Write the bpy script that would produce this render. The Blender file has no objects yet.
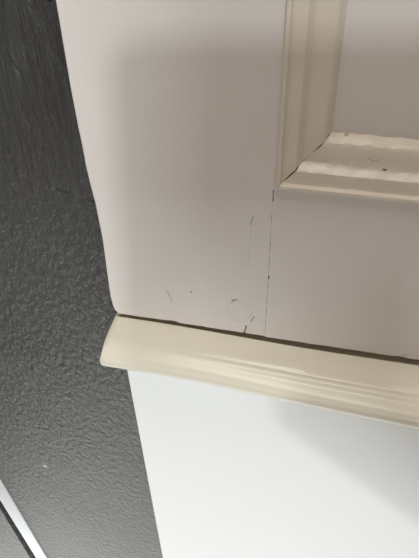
import bpy, bmesh, math, random
from mathutils import Matrix, Vector, noise
random.seed(4)
scene = bpy.context.scene
COL = scene.collection

# ------------------------------------------------------------------ camera
# world: x along the door, y into the wall, z up; metres; origin = lower left corner of the upper door leaf
CAM = Vector((0.13600, -0.27104, 0.30435))
cd = bpy.data.cameras.new('camera')
cam = bpy.data.objects.new('camera', cd)
COL.objects.link(cam)
cd.sensor_fit = 'HORIZONTAL'; cd.sensor_width = 36.0
cd.lens = 590.0 / 419.0 * 36.0
cd.clip_start = 0.01; cd.clip_end = 50
RT = Vector((0.97544, 0.21883, -0.02502)); DN = Vector((0.13061, -0.66618, -0.73426)); FW = Vector((-0.17735, 0.71296, -0.67841))
M = Matrix((RT, -DN, -FW)).transposed().to_4x4()
M.translation = CAM
cam.matrix_world = M
scene.camera = cam

# ------------------------------------------------------------------ light
def world(col, s):
    w = bpy.data.worlds.new('world'); scene.world = w; w.use_nodes = True
    bg = w.node_tree.nodes['Background']
    bg.inputs[0].default_value = (*col, 1); bg.inputs[1].default_value = s
world((1.0, 0.84, 0.68), 0.21)

def area(name, loc, target, sx, sy, power, col):
    l = bpy.data.lights.new(name, 'AREA'); l.shape = 'RECTANGLE'; l.size = sx; l.size_y = sy
    l.energy = power; l.color = col
    o = bpy.data.objects.new(name, l); COL.objects.link(o)
    o.location = loc
    o.rotation_euler = (Vector(target) - Vector(loc)).to_track_quat('-Z', 'Y').to_euler()
    return o
FLOOR_Z = -0.95
# daylight from a small high window behind on the right, and the sunbeam that a window on the left throws along the floor
area('window_pane_light', (0.95, -2.79, 1.56), (0.1, 0, 0.0), 0.032, 0.032, 27, (0.90, 0.97, 1.0))
area('window_daylight', (0.945, -2.80, 1.43), (0.1, 0, 0.0), 0.19, 0.19, 46, (0.90, 0.97, 1.0))
area('ceiling_lamp', (0.05, -0.30, 1.45), (0.05, -0.30, 0.0), 0.5, 0.5, 7.0, (1.0, 0.96, 0.90))
sl = bpy.data.lights.new('sunbeam', 'SPOT'); sl.energy = 950; sl.color = (0.95, 0.98, 1.0); sl.spot_size = math.radians(20); sl.spot_blend = 0.6; sl.shadow_soft_size = 0.08
so = bpy.data.objects.new('sunbeam', sl); COL.objects.link(so); so.location = (-1.9, -0.75, 1.1)
so.rotation_euler = (Vector((-0.13, -0.20, FLOOR_Z)) - Vector(so.location)).to_track_quat('-Z', 'Y').to_euler()

vs = scene.view_settings
vs.view_transform = 'Standard'; vs.look = 'None'; vs.exposure = 0.0; vs.gamma = 1.0; vs.use_curve_mapping = False

# ------------------------------------------------------------------ materials
class NT:
    def __init__(s, name):
        s.m = bpy.data.materials.new(name); s.m.use_nodes = True
        s.t = s.m.node_tree; s.b = s.t.nodes['Principled BSDF']
    def n(s, typ, **kw):
        x = s.t.nodes.new(typ)
        for k, v in kw.items(): setattr(x, k, v)
        return x
    def l(s, a, b): s.t.links.new(a, b)
    def val(s, sock, v):
        if hasattr(v, 'is_linked') or hasattr(v, 'links'): s.l(v, sock)
        else: sock.default_value = v
    def math(s, op, a, b=0.0, c=None, clamp=False):
        x = s.n('ShaderNodeMath', operation=op, use_clamp=clamp)
        s.val(x.inputs[0], a); s.val(x.inputs[1], b)
        if c is not None: s.val(x.inputs[2], c)
        return x.outputs[0]
    def coord(s, scale=(1, 1, 1)):
        tc = s.n('ShaderNodeTexCoord'); mp = s.n('ShaderNodeMapping')
        s.l(tc.outputs['Object'], mp.inputs['Vector']); mp.inputs['Scale'].default_value = scale
        return mp.outputs[0]
    def noise(s, scale, sc=(1, 1, 1), detail=3, rough=0.5, dist=0.0):
        x = s.n('ShaderNodeTexNoise'); s.l(s.coord(sc), x.inputs['Vector'])
        x.inputs['Scale'].default_value = scale; x.inputs['Detail'].default_value = detail
        x.inputs['Roughness'].default_value = rough; x.inputs['Distortion'].default_value = dist
        return x.outputs['Fac']
    def ramp(s, f, stops):
        x = s.n('ShaderNodeValToRGB'); s.l(f, x.inputs[0])
        e = x.color_ramp.elements
        while len(e) < len(stops): e.new(0.5)
        for i, (p, c) in enumerate(stops):
            e[i].position = p; e[i].color = (*c, 1) if len(c) == 3 else c
        return x.outputs[0]
    def mix(s, f, a, b):
        x = s.n('ShaderNodeMix', data_type='RGBA'); s.val(x.inputs[0], f)
        for k, v in ((6, a), (7, b)):
            if isinstance(v, tuple): x.inputs[k].default_value = (*v, 1)
            else: s.l(v, x.inputs[k])
        return x.outputs[2]
    def stroke(s, P, Q, w, wob=0.0):
        """mask of a thin stroke between two points (x, z in metres) of the x-z face"""
        tc = s.n('ShaderNodeTexCoord'); sp = s.n('ShaderNodeSeparateXYZ'); s.l(tc.outputs['Object'], sp.inputs[0])
        X = sp.outputs[0]; Z = sp.outputs[2]
        if wob:
            X = s.math('ADD', X, s.math('MULTIPLY', s.math('SUBTRACT', s.noise(260, detail=1), 0.5), wob))
        dx, dz = Q[0] - P[0], Q[1] - P[1]; L = math.hypot(dx, dz); dx /= L; dz /= L
        rx = s.math('SUBTRACT', X, P[0]); rz = s.math('SUBTRACT', Z, P[1])
        u = s.math('ADD', s.math('MULTIPLY', rx, dx), s.math('MULTIPLY', rz, dz))
        uc = s.math('MINIMUM', s.math('MAXIMUM', u, 0.0), L)
        ex = s.math('SUBTRACT', rx, s.math('MULTIPLY', uc, dx)); ez = s.math('SUBTRACT', rz, s.math('MULTIPLY', uc, dz))
        d = s.math('SQRT', s.math('ADD', s.math('MULTIPLY', ex, ex), s.math('MULTIPLY', ez, ez)))
        return s.math('SUBTRACT', 1.0, s.math('DIVIDE', d, w), clamp=True)
    def ring(s, c, r, w, sx=1.0):
        tc = s.n('ShaderNodeTexCoord'); sp = s.n('ShaderNodeSeparateXYZ'); s.l(tc.outputs['Object'], sp.inputs[0])
        ex = s.math('MULTIPLY', s.math('SUBTRACT', sp.outputs[0], c[0]), sx); ez = s.math('SUBTRACT', sp.outputs[2], c[1])
        d = s.math('SQRT', s.math('ADD', s.math('MULTIPLY', ex, ex), s.math('MULTIPLY', ez, ez)))
        d = s.math('ADD', d, s.math('MULTIPLY', s.math('SUBTRACT', s.noise(180, detail=2), 0.5), 0.004))
        return s.math('SUBTRACT', 1.0, s.math('DIVIDE', s.math('ABSOLUTE', s.math('SUBTRACT', d, r)), w), clamp=True)
    def bump(s, h, strength, dist, prev=None):
        x = s.n('ShaderNodeBump'); x.inputs['Strength'].default_value = strength; x.inputs['Distance'].default_value = dist
        s.l(h, x.inputs['Height'])
        if prev is not None: s.l(prev, x.inputs['Normal'])
        return x.outputs[0]
    def out(s, col, rough, nrm=None, spec=0.5):
        s.val(s.b.inputs['Base Color'], (*col, 1) if isinstance(col, tuple) else col)
        s.val(s.b.inputs['Roughness'], rough); s.b.inputs['Specular IOR Level'].default_value = spec
        if nrm is not None: s.l(nrm, s.b.inputs['Normal'])
        return s.m

MATS = {}
def door_paint(name, along, strokes=(), rings=()):
    k = NT(name)
    sc = (1, 1, 0.06) if along == 'z' else (0.06, 1, 1)
    brush = k.noise(420, sc, 4, 0.6)
    tone = k.noise(14, (1, 1, 0.5), 3)
    col = k.ramp(tone, [(0.3, (0.755, 0.700, 0.665)), (0.7, (0.785, 0.735, 0.700))])
    for (P, Q, w, d, wob) in strokes:
        col = k.mix(k.math('MULTIPLY', k.math('MULTIPLY', k.stroke(P, Q, w, wob), 2.0, clamp=True), d), col, (0.05, 0.04, 0.035))
    h2 = None
    for (c, r, w, d, sx) in rings:
        rg = k.ring(c, r, w, sx)
        h2 = rg
        rg = k.math('MULTIPLY', rg, k.math('MULTIPLY', k.math('SUBTRACT', k.noise(130, detail=2), 0.42), 4.0, clamp=True))
        col = k.mix(k.math('MULTIPLY', rg, d), col, (0.30, 0.25, 0.22))
    nb = k.bump(brush, 0.25, 0.0007)
    nb = k.bump(k.noise(60, (1, 1, 1), 2), 0.15, 0.0012, nb)
    if h2 is not None: nb = k.bump(h2, 0.3, 0.0005, nb)
    return k.out(col, 0.42, nb)

def build_materials():
    MATS['stile'] = door_paint('door_paint_stile', 'z',
        strokes=[((0.0918, -0.002), (0.0932, 0.0075), 0.0005, 0.9, 0.002), ((0.0965, 0.0125), (0.0985, 0.0175), 0.0006, 0.6, 0),
                 ((0.0838, 0.0300), (0.0862, 0.0312), 0.0007, 0.75, 0), ((0.0838, 0.0300), (0.0832, 0.0280), 0.0005, 0.6, 0),
                 ((0.0948, 0.094), (0.0955, 0.100), 0.00045, 0.5, 0.002), ((0.0935, 0.060), (0.0948, 0.092), 0.00035, 0.12, 0.003),
                 ((0.0555, 0.0320), (0.0560, 0.0328), 0.0007, 0.7, 0), ((0.0395, 0.030), (0.0415, 0.020), 0.0006, 0.28, 0.003),
                 ((0.0380, 0.031), (0.0405, 0.026), 0.0005, 0.28, 0.002)],
        rings=[((0.0885, 0.0215), 0.0095, 0.0008, 0.4, 1.15)])
    MATS['rail'] = door_paint('door_paint_rail', 'x', strokes=[((0.197, 0.0015), (0.201, 0.002), 0.0006, 0.4, 0)])
    MATS['panel'] = door_paint('door_paint_panel', 'z')
    k = NT('door_paint_moulding')
    tone = k.noise(30, detail=3)
    col = k.ramp(tone, [(0.3, (0.74, 0.65, 0.555)), (0.7, (0.785, 0.705, 0.615))])
    for P, Q, w, d in [((0.1622, 0.1362), (0.1637, 0.1360), 0.0006, 0.85), ((0.1535, 0.1415), (0.1560, 0.1400), 0.0004, 0.3),
                       ((0.1560, 0.1400), (0.1590, 0.1405), 0.0004, 0.25), ((0.1405, 0.1500), (0.1420, 0.1502), 0.0007, 0.5)]:
        col = k.mix(k.math('MULTIPLY', k.math('MULTIPLY', k.stroke(P, Q, w), 2.0, clamp=True), d), col, (0.07, 0.05, 0.04))
    nb = k.bump(k.noise(260, detail=3), 0.3, 0.0014)
    MATS['moulding'] = k.out(col, 0.35, nb)

    k = NT('ledge_paint')
    col = k.ramp(k.noise(22, (0.3, 1, 1), 3), [(0.3, (0.70, 0.64, 0.52)), (0.7, (0.75, 0.70, 0.585))])
    nb = k.bump(k.noise(300, (0.12, 1, 1), 3), 0.10, 0.0006)
    nb = k.bump(k.noise(40, (0.5, 1, 1), 2), 0.15, 0.0015, nb)
    MATS['ledge'] = k.out(col, 0.30, nb)

    k = NT('lower_leaf_paint')
    nb = k.bump(k.noise(500, detail=3), 0.05, 0.0005)
    MATS['lower'] = k.out((0.85, 0.855, 0.855), 0.38, nb)

    # grey painted wall: roller stipple with upright brush drag higher up
    k = NT('grey_wall_paint')
    tc = k.n('ShaderNodeTexCoord'); sp = k.n('ShaderNodeSeparateXYZ'); k.l(tc.outputs['Object'], sp.inputs[0])
    up = k.n('ShaderNodeMapRange'); k.l(sp.outputs[2], up.inputs['Value'])
    up.inputs['From Min'].default_value = -0.02; up.inputs['From Max'].default_value = 0.16
    drag = k.noise(210, (1, 1, 0.13), 4, 0.6, 0.8)
    stip = k.noise(200, (1, 1, 0.6), 4, 0.6, 0.5)
    big = k.noise(45, (1, 1, 0.6), 2)
    h = k.n('ShaderNodeMix', data_type='FLOAT'); k.l(up.outputs[0], h.inputs[0]); k.l(stip, h.inputs[2]); k.l(drag, h.inputs[3])
    dm = k.n('ShaderNodeMapRange'); k.l(up.outputs[0], dm.inputs['Value']); dm.inputs['To Min'].default_value = 0.0052; dm.inputs['To Max'].default_value = 0.010
    nb = k.bump(h.outputs[0], 0.75, 0.003); k.l(dm.outputs[0], nb.node.inputs['Distance'])
    nb = k.bump(big, 0.3, 0.003, nb)
    tone = k.noise(10, detail=3)
    col = k.ramp(tone, [(0.3, (0.047, 0.044, 0.041)), (0.7, (0.059, 0.057, 0.055))])
    for P, Q, w, d, c in WALL_MARKS:
        col = k.mix(k.math('MULTIPLY', k.math('MULTIPLY', k.stroke(P, Q, w, 0.002), 2.0, clamp=True), d), col, c)
    MATS['grey'] = k.out(col, 0.37, nb)

    k = NT('white_trim_paint')
    MATS['trim'] = k.out((0.56, 0.57, 0.57), 0.85, k.bump(k.noise(120, (1, 1, 0.2), 3), 0.15, 0.001))
    k = NT('dark_gap'); MATS['dark'] = k.out((0.015, 0.013, 0.012), 0.8)
    k = NT('black_metal'); MATS['black'] = k.out((0.012, 0.012, 0.012), 0.4, k.bump(k.noise(300), 0.1, 0.0005))
    k = NT('pale_floor')
    col = k.ramp(k.noise(12, (0.15, 1, 1), 5), [(0.3, (0.62, 0.60, 0.57)), (0.7, (0.72, 0.70, 0.67))])
    MATS['floor'] = k.out(col, 0.45, k.bump(k.noise(60, (0.1, 1, 1), 3), 0.1, 0.001))

DARK = (0.012, 0.011, 0.010)
WALL_MARKS = [((-0.0565, 0.0675), (-0.0465, 0.0653), 0.0011, 0.9, DARK), ((-0.0335, 0.0610), (-0.0250, 0.0595), 0.0009, 0.8, DARK),
              ((-0.1614, -0.3545), (-0.1606, -0.3550), 0.0022, 1.0, (0.8, 0.8, 0.78)),
              ((-0.1090, -0.5505), (-0.1080, -0.5560), 0.0022, 1.0, DARK)]
build_materials()

# ------------------------------------------------------------------ mesh helpers
def mesh_obj(name, bm, mat, parent=None, smooth=False):
    bmesh.ops.recalc_face_normals(bm, faces=bm.faces)
    me = bpy.data.meshes.new(name); bm.to_mesh(me); bm.free()
    me.materials.append(MATS[mat])
    if smooth:
        for p in me.polygons: p.use_smooth = True
    o = bpy.data.objects.new(name, me); COL.objects.link(o)
    if parent is not None: o.parent = parent
    return o
def empty(name, loc=(0, 0, 0)):
    o = bpy.data.objects.new(name, None); o.location = loc; COL.objects.link(o); return o
def tag(o, label, cat, kind=None, group=None):
    o['label'] = label; o['category'] = cat
    if kind: o['kind'] = kind
    if group: o['group'] = group
    return o
def slab(outline, y0, y1, bev=0.0, seg=3, xmax=99.0):
    """outline in (x, z), y0 = front; front rim rounded over"""
    bm = bmesh.new()
    f = [bm.verts.new((x, y0, z)) for x, z in outline]
    b = [bm.verts.new((x, y1, z)) for x, z in outline]
    n = len(outline)
    front = bm.faces.new(f); bm.faces.new(b[::-1])
    for i in range(n): bm.faces.new((f[i], b[i], b[(i + 1) % n], f[(i + 1) % n]))
    bmesh.ops.recalc_face_normals(bm, faces=bm.faces)
    if bev: bmesh.ops.bevel(bm, geom=[e for e in front.edges if min(v.co.x for v in e.verts) < xmax], offset=bev, segments=seg, profile=0.5, affect='EDGES')
    return bm
def box(x0, x1, y0, y1, z0, z1, bev=0.0):
    bm = bmesh.new()
    bmesh.ops.create_cube(bm, size=1)
    for v in bm.verts:
        v.co = Vector(((x0 + x1) / 2 + v.co.x * (x1 - x0), (y0 + y1) / 2 + v.co.y * (y1 - y0), (z0 + z1) / 2 + v.co.z * (z1 - z0)))
    if bev: bmesh.ops.bevel(bm, geom=list(bm.edges), offset=bev, segments=2, profile=0.5, affect='EDGES')
    return bm

# ------------------------------------------------------------------ room shell
def e1(z): return -0.2391 - 0.0437 * (z + 0.413)      # edge between grey wall and white strip
def e2(z): return -0.2582 - 0.0415 * (z + 0.4785)     # white strip / dark gap
def e3(z): return -0.2705 - 0.0280 * (z + 0.5092)     # dark gap / grey panel beyond
WY = 0.050                                            # front of the grey wall
wall = tag(mesh_obj('wall_back', slab([(e1(2.2), 2.2), (e1(FLOOR_Z), FLOOR_Z), (2.2, FLOOR_Z), (2.2, 2.2)], WY, WY + 0.1), 'grey'),
           'dark grey painted wall with rough brushed texture beside the white door', 'wall', 'structure')
tag(mesh_obj('floor', box(-2.6, 2.2, -3.4, WY + 0.1, FLOOR_Z - 0.1, FLOOR_Z), 'floor'), 'pale floor below the door', 'floor', 'structure')
ZT = 2.2
tag(mesh_obj('trim_1', slab([(e1(ZT), ZT), (e1(FLOOR_Z), FLOOR_Z), (e2(FLOOR_Z), FLOOR_Z), (e2(ZT), ZT)], WY - 0.0015, WY + 0.06, 0.0015), 'trim'),
    'narrow white upright strip at the edge of the grey wall beside the dark gap', 'trim', 'structure')
tag(mesh_obj('wall_left', slab([(e3(ZT), ZT), (e3(FLOOR_Z), FLOOR_Z), (-2.2, FLOOR_Z), (-2.2, ZT)], WY + 0.002, WY + 0.1, 0.0004), 'grey'),
    'grey painted wall section left of the white strip and dark gap', 'wall', 'structure')

mesh_obj('gap_backing', slab([(e2(ZT) + 0.02, ZT), (e2(FLOOR_Z) + 0.02, FLOOR_Z), (e3(FLOOR_Z) - 0.03, FLOOR_Z), (e3(ZT) - 0.03, ZT)], WY + 0.1, WY + 0.12), 'dark', bpy.data.objects['wall_left'])  # near-black sheet added behind the gap in place of its shade
# ------------------------------------------------------------------ upper door leaf
DW, DH, DT = 0.762, 1.05, 0.040                       # width, height of the upper leaf, thickness
SX = 0.1062                                           # joint between stile and bottom rail
door = tag(empty('door_1'), 'off white panelled upper door leaf with cracked joints above the cream ledge', 'door', 'structure')
left_edge = [(-2.0, 1050), (-2.1, 213.7), (-3.2, 168.8), (-3.2, 148.1), (-2.9, 134.9), (-3.1, 122.7), (-2.5, 109.0), (-1.6, 96.9), (-1.3, 68.1), (-2.8, 36.5),
             (-3.5, 16.4), (-3.0, 7.6), (-2.2, 3.6), (-0.6, 0.9), (1.6, 0.0)]
bottom = [(8, 0.1), (16, -0.1), (25, 0.2), (33, 0.15), (38, 0.6), (41, 0.9), (43.5, 0.5), (45.5, -0.5), (52, -0.55), (60, -0.5), (62, -0.1), (64, -0.7), (75, -0.8), (84, -0.6),
          (91.2, -0.9), (91.8, 0.4), (92.5, -0.8), (99, -0.9), (SX * 1000, -0.9)]
st = [(x / 1000, z / 1000) for x, z in left_edge + bottom] + [(SX, 0.1265), (0.1090, 0.1265), (0.1090, DH)]
mesh_obj('stile', slab(st, 0.0, DT, 0.0011, 3, 0.1060), 'stile', door)
mesh_obj('stile', slab([(DW - SX, DH), (DW - SX, -0.001), (DW, -0.001), (DW, DH)], 0.0, DT, 0.0015), 'stile', door)
# bottom rail: its butt end is ragged where old paint has opened along the joint
def gap(z):
    z *= 1000
    g = 0.0
    for a, b, w in ((112, 119.5, 0.5), (98, 103, 0.22), (86, 90, 0.18), (76, 83, 0.25), (62, 72, 0.22), (58, 60, 0.15), (52.5, 55.5, 0.8), (44, 50, 0.28), (30, 42, 0.22),
                    (20, 27, 0.22), (10, 17, 0.2), (3, 8, 0.2)):
        if a <= z <= b: g = w * (0.75 + 0.5 * random.random())
    return (g + 0.03) / 1000
OX0, OZ0, OX1, OZ1 = 0.1074, 0.1218, DW - 0.1074, 0.48     # opening that the mouldings line
RZ = OZ0 + 0.004
rl = [(DW - SX, -0.001)]
rl += [(DW - SX, RZ), (0.1092, RZ), (0.1092, 0.1264), (SX + 0.00003, 0.1264)]
zz = 0.1255
while zz > 0.0:
    rl.append((SX + gap(zz), zz)); zz -= 0.001
rl.append((SX + 0.0001, -0.0009))
xx = SX + 0.006
while xx < 0.24:
    rl.append((xx, -0.0010 + random.uniform(-0.00018, 0.00018) + (0.0009 if abs(xx - 0.199) < 0.003 else 0))); xx += 0.006
mesh_obj('bottom_rail', slab(rl, 0.0, DT, 0.0), 'rail', door)
mesh_obj('lock_rail', slab([(0.1092, OZ1 - 0.004), (0.1092, OZ1 + 0.12), (DW - SX, OZ1 + 0.12), (DW - SX, OZ1 - 0.004)], 0.0001, DT), 'rail', door)
mesh_obj('top_rail', slab([(0.1092, DH - 0.11), (0.1092, DH), (DW - SX, DH), (DW - SX, DH - 0.11)], 0.0001, DT), 'rail', door)
PY = 0.0135                                           # face of the sunk panel
mesh_obj('panel', box(SX - 0.008, DW - SX + 0.008, PY, PY + 0.010, OZ0 - 0.008, OZ1 + 0.008), 'panel', door)
mesh_obj('panel', box(SX - 0.008, DW - SX + 0.008, PY, PY + 0.010, OZ1 + 0.108, DH - 0.10), 'panel', door)

# planted moulding, mitred at the corners: (distance in from the outer edge, depth), in mm
PROF = [(0.0, 3.0), (0.0, -0.8), (0.2, -2.2), (0.8, -3.0), (1.7, -3.2), (2.6, -2.9), (3.1, -1.9), (3.3, -0.5), (4.2, 0.0), (6.5, 0.15), (9.0, 0.3), (10.8, 0.6),
        (11.6, 1.5), (12.8, 3.3), (13.8, 4.6), (14.8, 5.2), (17.5, 5.6), (20.5, 6.1), (23.5, 6.8), (25.2, 7.6), (25.9, 8.6), (27.2, 11.2), (28.4, 13.3), (28.8, 15.0)]
KX = 0.91                                             # upright pieces are a little narrower
def moulding(side, x0, z0, x1, z1, ragged=False, seed=0):
    rnd = random.Random(seed)
    bm = bmesh.new()
    rows = []
    N = 70 if ragged else 12
    for i, (u, y) in enumerate(PROF):
        u /= 1000; y /= 1000
        if side == 'left': a = Vector((x0 + u * KX, y, z0 + u)); b = Vector((x0 + u * KX, y, z1 - u))
        elif side == 'right': a = Vector((x1 - u * KX, y, z0 + u)); b = Vector((x1 - u * KX, y, z1 - u))
        elif side == 'bottom': a = Vector((x0 + u * KX, y, z0 + u)); b = Vector((x1 - u * KX, y, z0 + u))
        else: a = Vector((x0 + u * KX, y, z1 - u)); b = Vector((x1 - u * KX, y, z1 - u))
        if ragged:                                    # mitre opened up and half filled with lumpy paint
            g = 0.0007 if i in (9, 10, 11, 12, 18, 21) else 0.0001
            a = a + (b - a).normalized() * (g * rnd.uniform(0.4, 1.0))
        row = []
        for j in range(N + 1):
            t = (j / N) ** 2.2 if ragged else j / N
            p = a.lerp(b, t)
            if ragged and 0 < i < len(PROF) - 1:
                w = 0.0006 if 12 <= i <= 15 or i >= 19 else 0.00032
                q = Vector((p.x * 190, p.z * 190, seed * 9.1 + i * 0.35))
                p = p + Vector((0, -1, 0.6 if side == 'bottom' else 0)) * (noise.noise(q) * w)
                if side == 'bottom' and i >= 20: p.z += 0.0011 * noise.noise(Vector((p.x * 170, 3.3, 0)))
                if side == 'left' and 2 <= i <= 5: p.x += 0.0003 * noise.noise(Vector((p.z * 120, 1.7, 0)))
            row.append(bm.verts.new(p))
        rows.append(row)
    for r0, r1 in zip(rows, rows[1:]):
        for j in range(N): bm.faces.new((r0[j], r0[j + 1], r1[j + 1], r1[j]))
    return bm
for side in ('left', 'right', 'top', 'bottom'):
    rg = side in ('left', 'bottom')
    mesh_obj('moulding', moulding(side, OX0, OZ0, OX1, OZ1, rg, 1 if side == 'left' else 2), 'moulding', door, True).data.set_sharp_from_angle(angle=math.radians(28))
    mesh_obj('moulding', moulding(side, OX0, OZ1 + 0.116, OX1, DH - 0.106, False, 5), 'moulding', door, True)

# ------------------------------------------------------------------ lower leaf
lower = tag(mesh_obj('door_2', slab([(-0.0016, -0.0192), (-0.0016, FLOOR_Z + 0.008), (DW, FLOOR_Z + 0.008), (DW, -0.0192)], 0.0, DT, 0.0012), 'lower'),
            'plain smooth bright white lower door leaf under the cream ledge', 'door', 'structure')

# ------------------------------------------------------------------ ledge with a rounded nose
def ledge_profile(x):
    t = max(0.0, min(1.0, (x - 0.02) / 0.14)); s = t * t * (3 - 2 * t)
    k = 1.0 + 0.0004 * 0
    push = 0.0 if x < 0.06 else 0.0062 * min(1.0, ((x - 0.06) / 0.15)) ** 1.25      # front swells out to the right
    top = -1.8 - 1.6 * s
    gd = 5.5 if x > 0.0005 else 0.0; g = 0.7 + 2.3 * s
    P = [(38, -20), (38, top), (12, top), (12, top - gd), (-g, top - gd), (-g, top - 0.02), (-g - 0.5, top - 0.04), (-12, top - 0.35), (-19, top - 0.9), (-21.0, top - 1.1),
         (-21.8, top - 1.2 - 0.9 * s), (-22.8, top - 1.4 - 1.0 * s), (-23.5, top - 1.6 - 0.3 * s), (-24.8, top - 1.95), (-26.2, top - 2.4 - 0.1 * s),
         (-27.0, top - 2.7 - 0.9 * s), (-29.0, top - 3.4 - 1.0 * s), (-31.5, top - 4.5 - 0.6 * s), (-33.5, top - 5.7 - 0.4 * s), (-35.3, top - 7.4 - 0.3 * s),
         (-36.2, top - 9.2), (-36.4, top - 11), (-36.1, top - 12.8), (-35.5, top - 14.6), (-34.4, top - 16.8), (-32.6, -20.2), (-30.4, -20.9), (-4, -20.9), (-4, -20)]
    out = []
    for y, z in P:
        w = max(0.0, min(1.0, (-y - 14) / 20)) if y < 0 else 0
        if y < -20 and z < -11: z += 1.4 * (1 - s) * min(1.0, (-11 - z) / 5)
        out.append((y / 1000 - push * w, z / 1000))
    return out
def ledge_mesh():
    bm = bmesh.new(); rows = []
    X0 = -0.0028
    xs = [X0, X0 + 0.0002, X0 + 0.0006, X0 + 0.0012] + [0.002 + 0.006 * i for i in range(45)] + [0.30, 0.4, 0.55, DW]
    for n, x in enumerate(xs):
        pr = ledge_profile(x)
        ins = [0.0022, 0.0011, 0.0004, 0.0][n] if n < 4 else 0.0
        cy = 0.0; cz = -0.011
        row = []
        for (y, z) in pr:
            d = Vector((y - cy, z - cz)); L = max(abs(d.x), 1e-6), max(abs(d.y), 1e-6)
            yy = y + (ins if y < -0.02 else 0); zz = z - (ins if z > cz else -ins)
            row.append(bm.verts.new((x, yy, zz)))
        rows.append(row)
    m = len(rows[0])
    for a, b in zip(rows, rows[1:]):
        for i in range(m): bm.faces.new((a[i], a[(i + 1) % m], b[(i + 1) % m], b[i]))
    bm.faces.new(rows[0]); bm.faces.new(rows[-1][::-1])
    return bm
led = tag(mesh_obj('door_ledge', ledge_mesh(), 'ledge', None, True), 'cream glossy wooden ledge with rounded moulded nose between the two door leaves', 'ledge')
try: led.data.set_sharp_from_angle(angle=math.radians(40))
except Exception: pass

# ------------------------------------------------------------------ nail in the grey wall
def nail():
    root = tag(empty('wall_nail', (-0.0300, WY, 0.1985)), 'tiny black nail in the grey wall at the very top by the door', 'nail')
    bm = bmesh.new()
    bmesh.ops.create_cone(bm, cap_ends=True, segments=16, radius1=0.0018, radius2=0.0014, depth=0.0012)
    bmesh.ops.rotate(bm, verts=bm.verts, cent=(0, 0, 0), matrix=Matrix.Rotation(math.pi / 2, 3, 'X'))
    bmesh.ops.translate(bm, verts=bm.verts, vec=(0, -0.0026, 0))
    mesh_obj('nail_head', bm, 'black', root)
    bm = bmesh.new()
    bmesh.ops.create_cone(bm, cap_ends=True, segments=10, radius1=0.0007, radius2=0.0007, depth=0.006)
    bmesh.ops.rotate(bm, verts=bm.verts, cent=(0, 0, 0), matrix=Matrix.Rotation(math.pi / 2, 3, 'X'))
    mesh_obj('nail_shank', bm, 'black', root)
nail()

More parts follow.
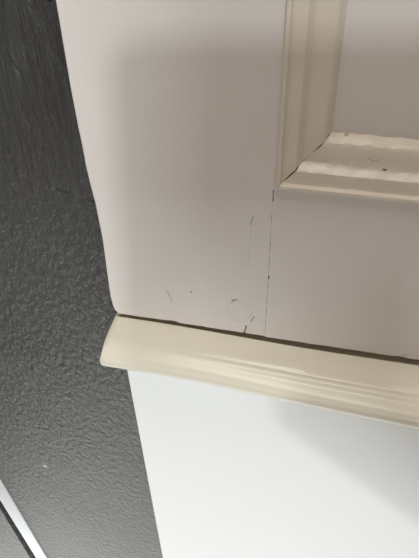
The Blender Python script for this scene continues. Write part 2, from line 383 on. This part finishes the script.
# ------------------------------------------------------------------ unseen plate and its support, added to cast the soft shadow on the door
K = 0.787
TO = Vector((0.4225, -1.0, 0.616)) - (RT * 0.077 + DN * 0.072) * K
def on_blocker(r, d, b):                               # right, down and back from the blocker's upper left corner area
    return TO + (RT * r + DN * d) * K - FW * b
def shadow_blocker():
    TW, TH, R0 = 0.178, 0.168, 0.012
    root = tag(empty('shadow_blocker', on_blocker(0, 0, 0.012)), 'unseen black plate added out in the room to shade the door', 'shadow_blocker')
    rot = Matrix((RT, -DN, -FW)).transposed()
    root.rotation_euler = rot.to_euler()
    def plate(name, x0, x1, y0, y1, z0, z1, r, mat):
        x0, x1, y0, y1, r = x0 * K, x1 * K, y0 * K, y1 * K, r * K
        bm = bmesh.new(); pts = []
        for cx, cy, a0 in ((x1 - r, y1 - r, 0), (x0 + r, y1 - r, 90), (x0 + r, y0 + r, 180), (x1 - r, y0 + r, 270)):
            for q in range(5):
                a = math.radians(a0 + q * 22.5); pts.append((cx + r * math.cos(a), cy + r * math.sin(a)))
        lo = [bm.verts.new((x, y, z0)) for x, y in pts]; hi = [bm.verts.new((x, y, z1)) for x, y in pts]
        bm.faces.new(lo[::-1]); bm.faces.new(hi)
        for i in range(len(pts)): j = (i + 1) % len(pts); bm.faces.new((lo[i], lo[j], hi[j], hi[i]))
        return mesh_obj(name, bm, mat, root)
    plate('blocker_body', -0.012, TW - 0.012, 0.012 - TH, 0.012, -0.004, 0.003, R0, 'black')
    plate('blocker_face', -0.006, TW - 0.018, 0.018 - TH, 0.006, 0.003, 0.0034, R0 * 0.6, 'dark')
    plate('blocker_ring', -0.006, 0.006, -0.006, 0.006, -0.0052, -0.004, 0.0059, 'dark')
shadow_blocker()
def tube(bm, p, q, r, seg=16):
    d = Vector(q) - Vector(p)
    g = bmesh.ops.create_cone(bm, cap_ends=True, segments=seg, radius1=r, radius2=r, depth=d.length)
    bmesh.ops.transform(bm, matrix=Matrix.Translation((Vector(p) + Vector(q)) / 2) @ d.to_track_quat('Z', 'Y').to_matrix().to_4x4(), verts=g['verts'])
def blocker_stand():
    c = on_blocker(0.077, 0.147, 0.0125)
    bx, by = c.x + 0.34 * K, c.y - 0.02
    root = tag(empty('blocker_floor_stand', (bx, by, FLOOR_Z)), 'unseen round based support added to hold the plate and shade the lower leaf', 'blocker_stand')
    bm = bmesh.new(); bmesh.ops.create_cone(bm, cap_ends=True, segments=40, radius1=0.13, radius2=0.115, depth=0.016)
    bmesh.ops.translate(bm, verts=bm.verts, vec=(0, 0, 0.008)); mesh_obj('base', bm, 'black', root)
    h = c.z - FLOOR_Z - 0.22 * K
    bm = bmesh.new(); tube(bm, (0, 0, 0.016), (0, 0, h + 0.02), 0.009); mesh_obj('pole', bm, 'black', root)
    e = c - Vector((bx, by, FLOOR_Z)); p = Vector((0, 0, h))
    bm = bmesh.new()                                  # broad flat bar up to the plate's lower edge, shaped to shade the lower leaf
    w = Vector((0, 0, 0.070 * K)); drop = Vector((0, 0, -0.028)); t = Vector((0, 0.004, 0))
    vs_ = [bm.verts.new(q + drop * tp + sw * w * tp + sy * t) for q, tp in ((p, 1.25), (e, 0.65)) for sw in (-1, 1) for sy in (-1, 1)]
    for f in ((0, 1, 3, 2), (4, 6, 7, 5), (0, 4, 5, 1), (2, 3, 7, 6), (0, 2, 6, 4), (1, 5, 7, 3)): bm.faces.new([vs_[i] for i in f])
    mesh_obj('blocker_arm', bm, 'black', root)
    bm = bmesh.new(); tube(bm, e - RT * 0.06, e + RT * 0.06, 0.006); mesh_obj('clamp', bm, 'black', root)
blocker_stand()
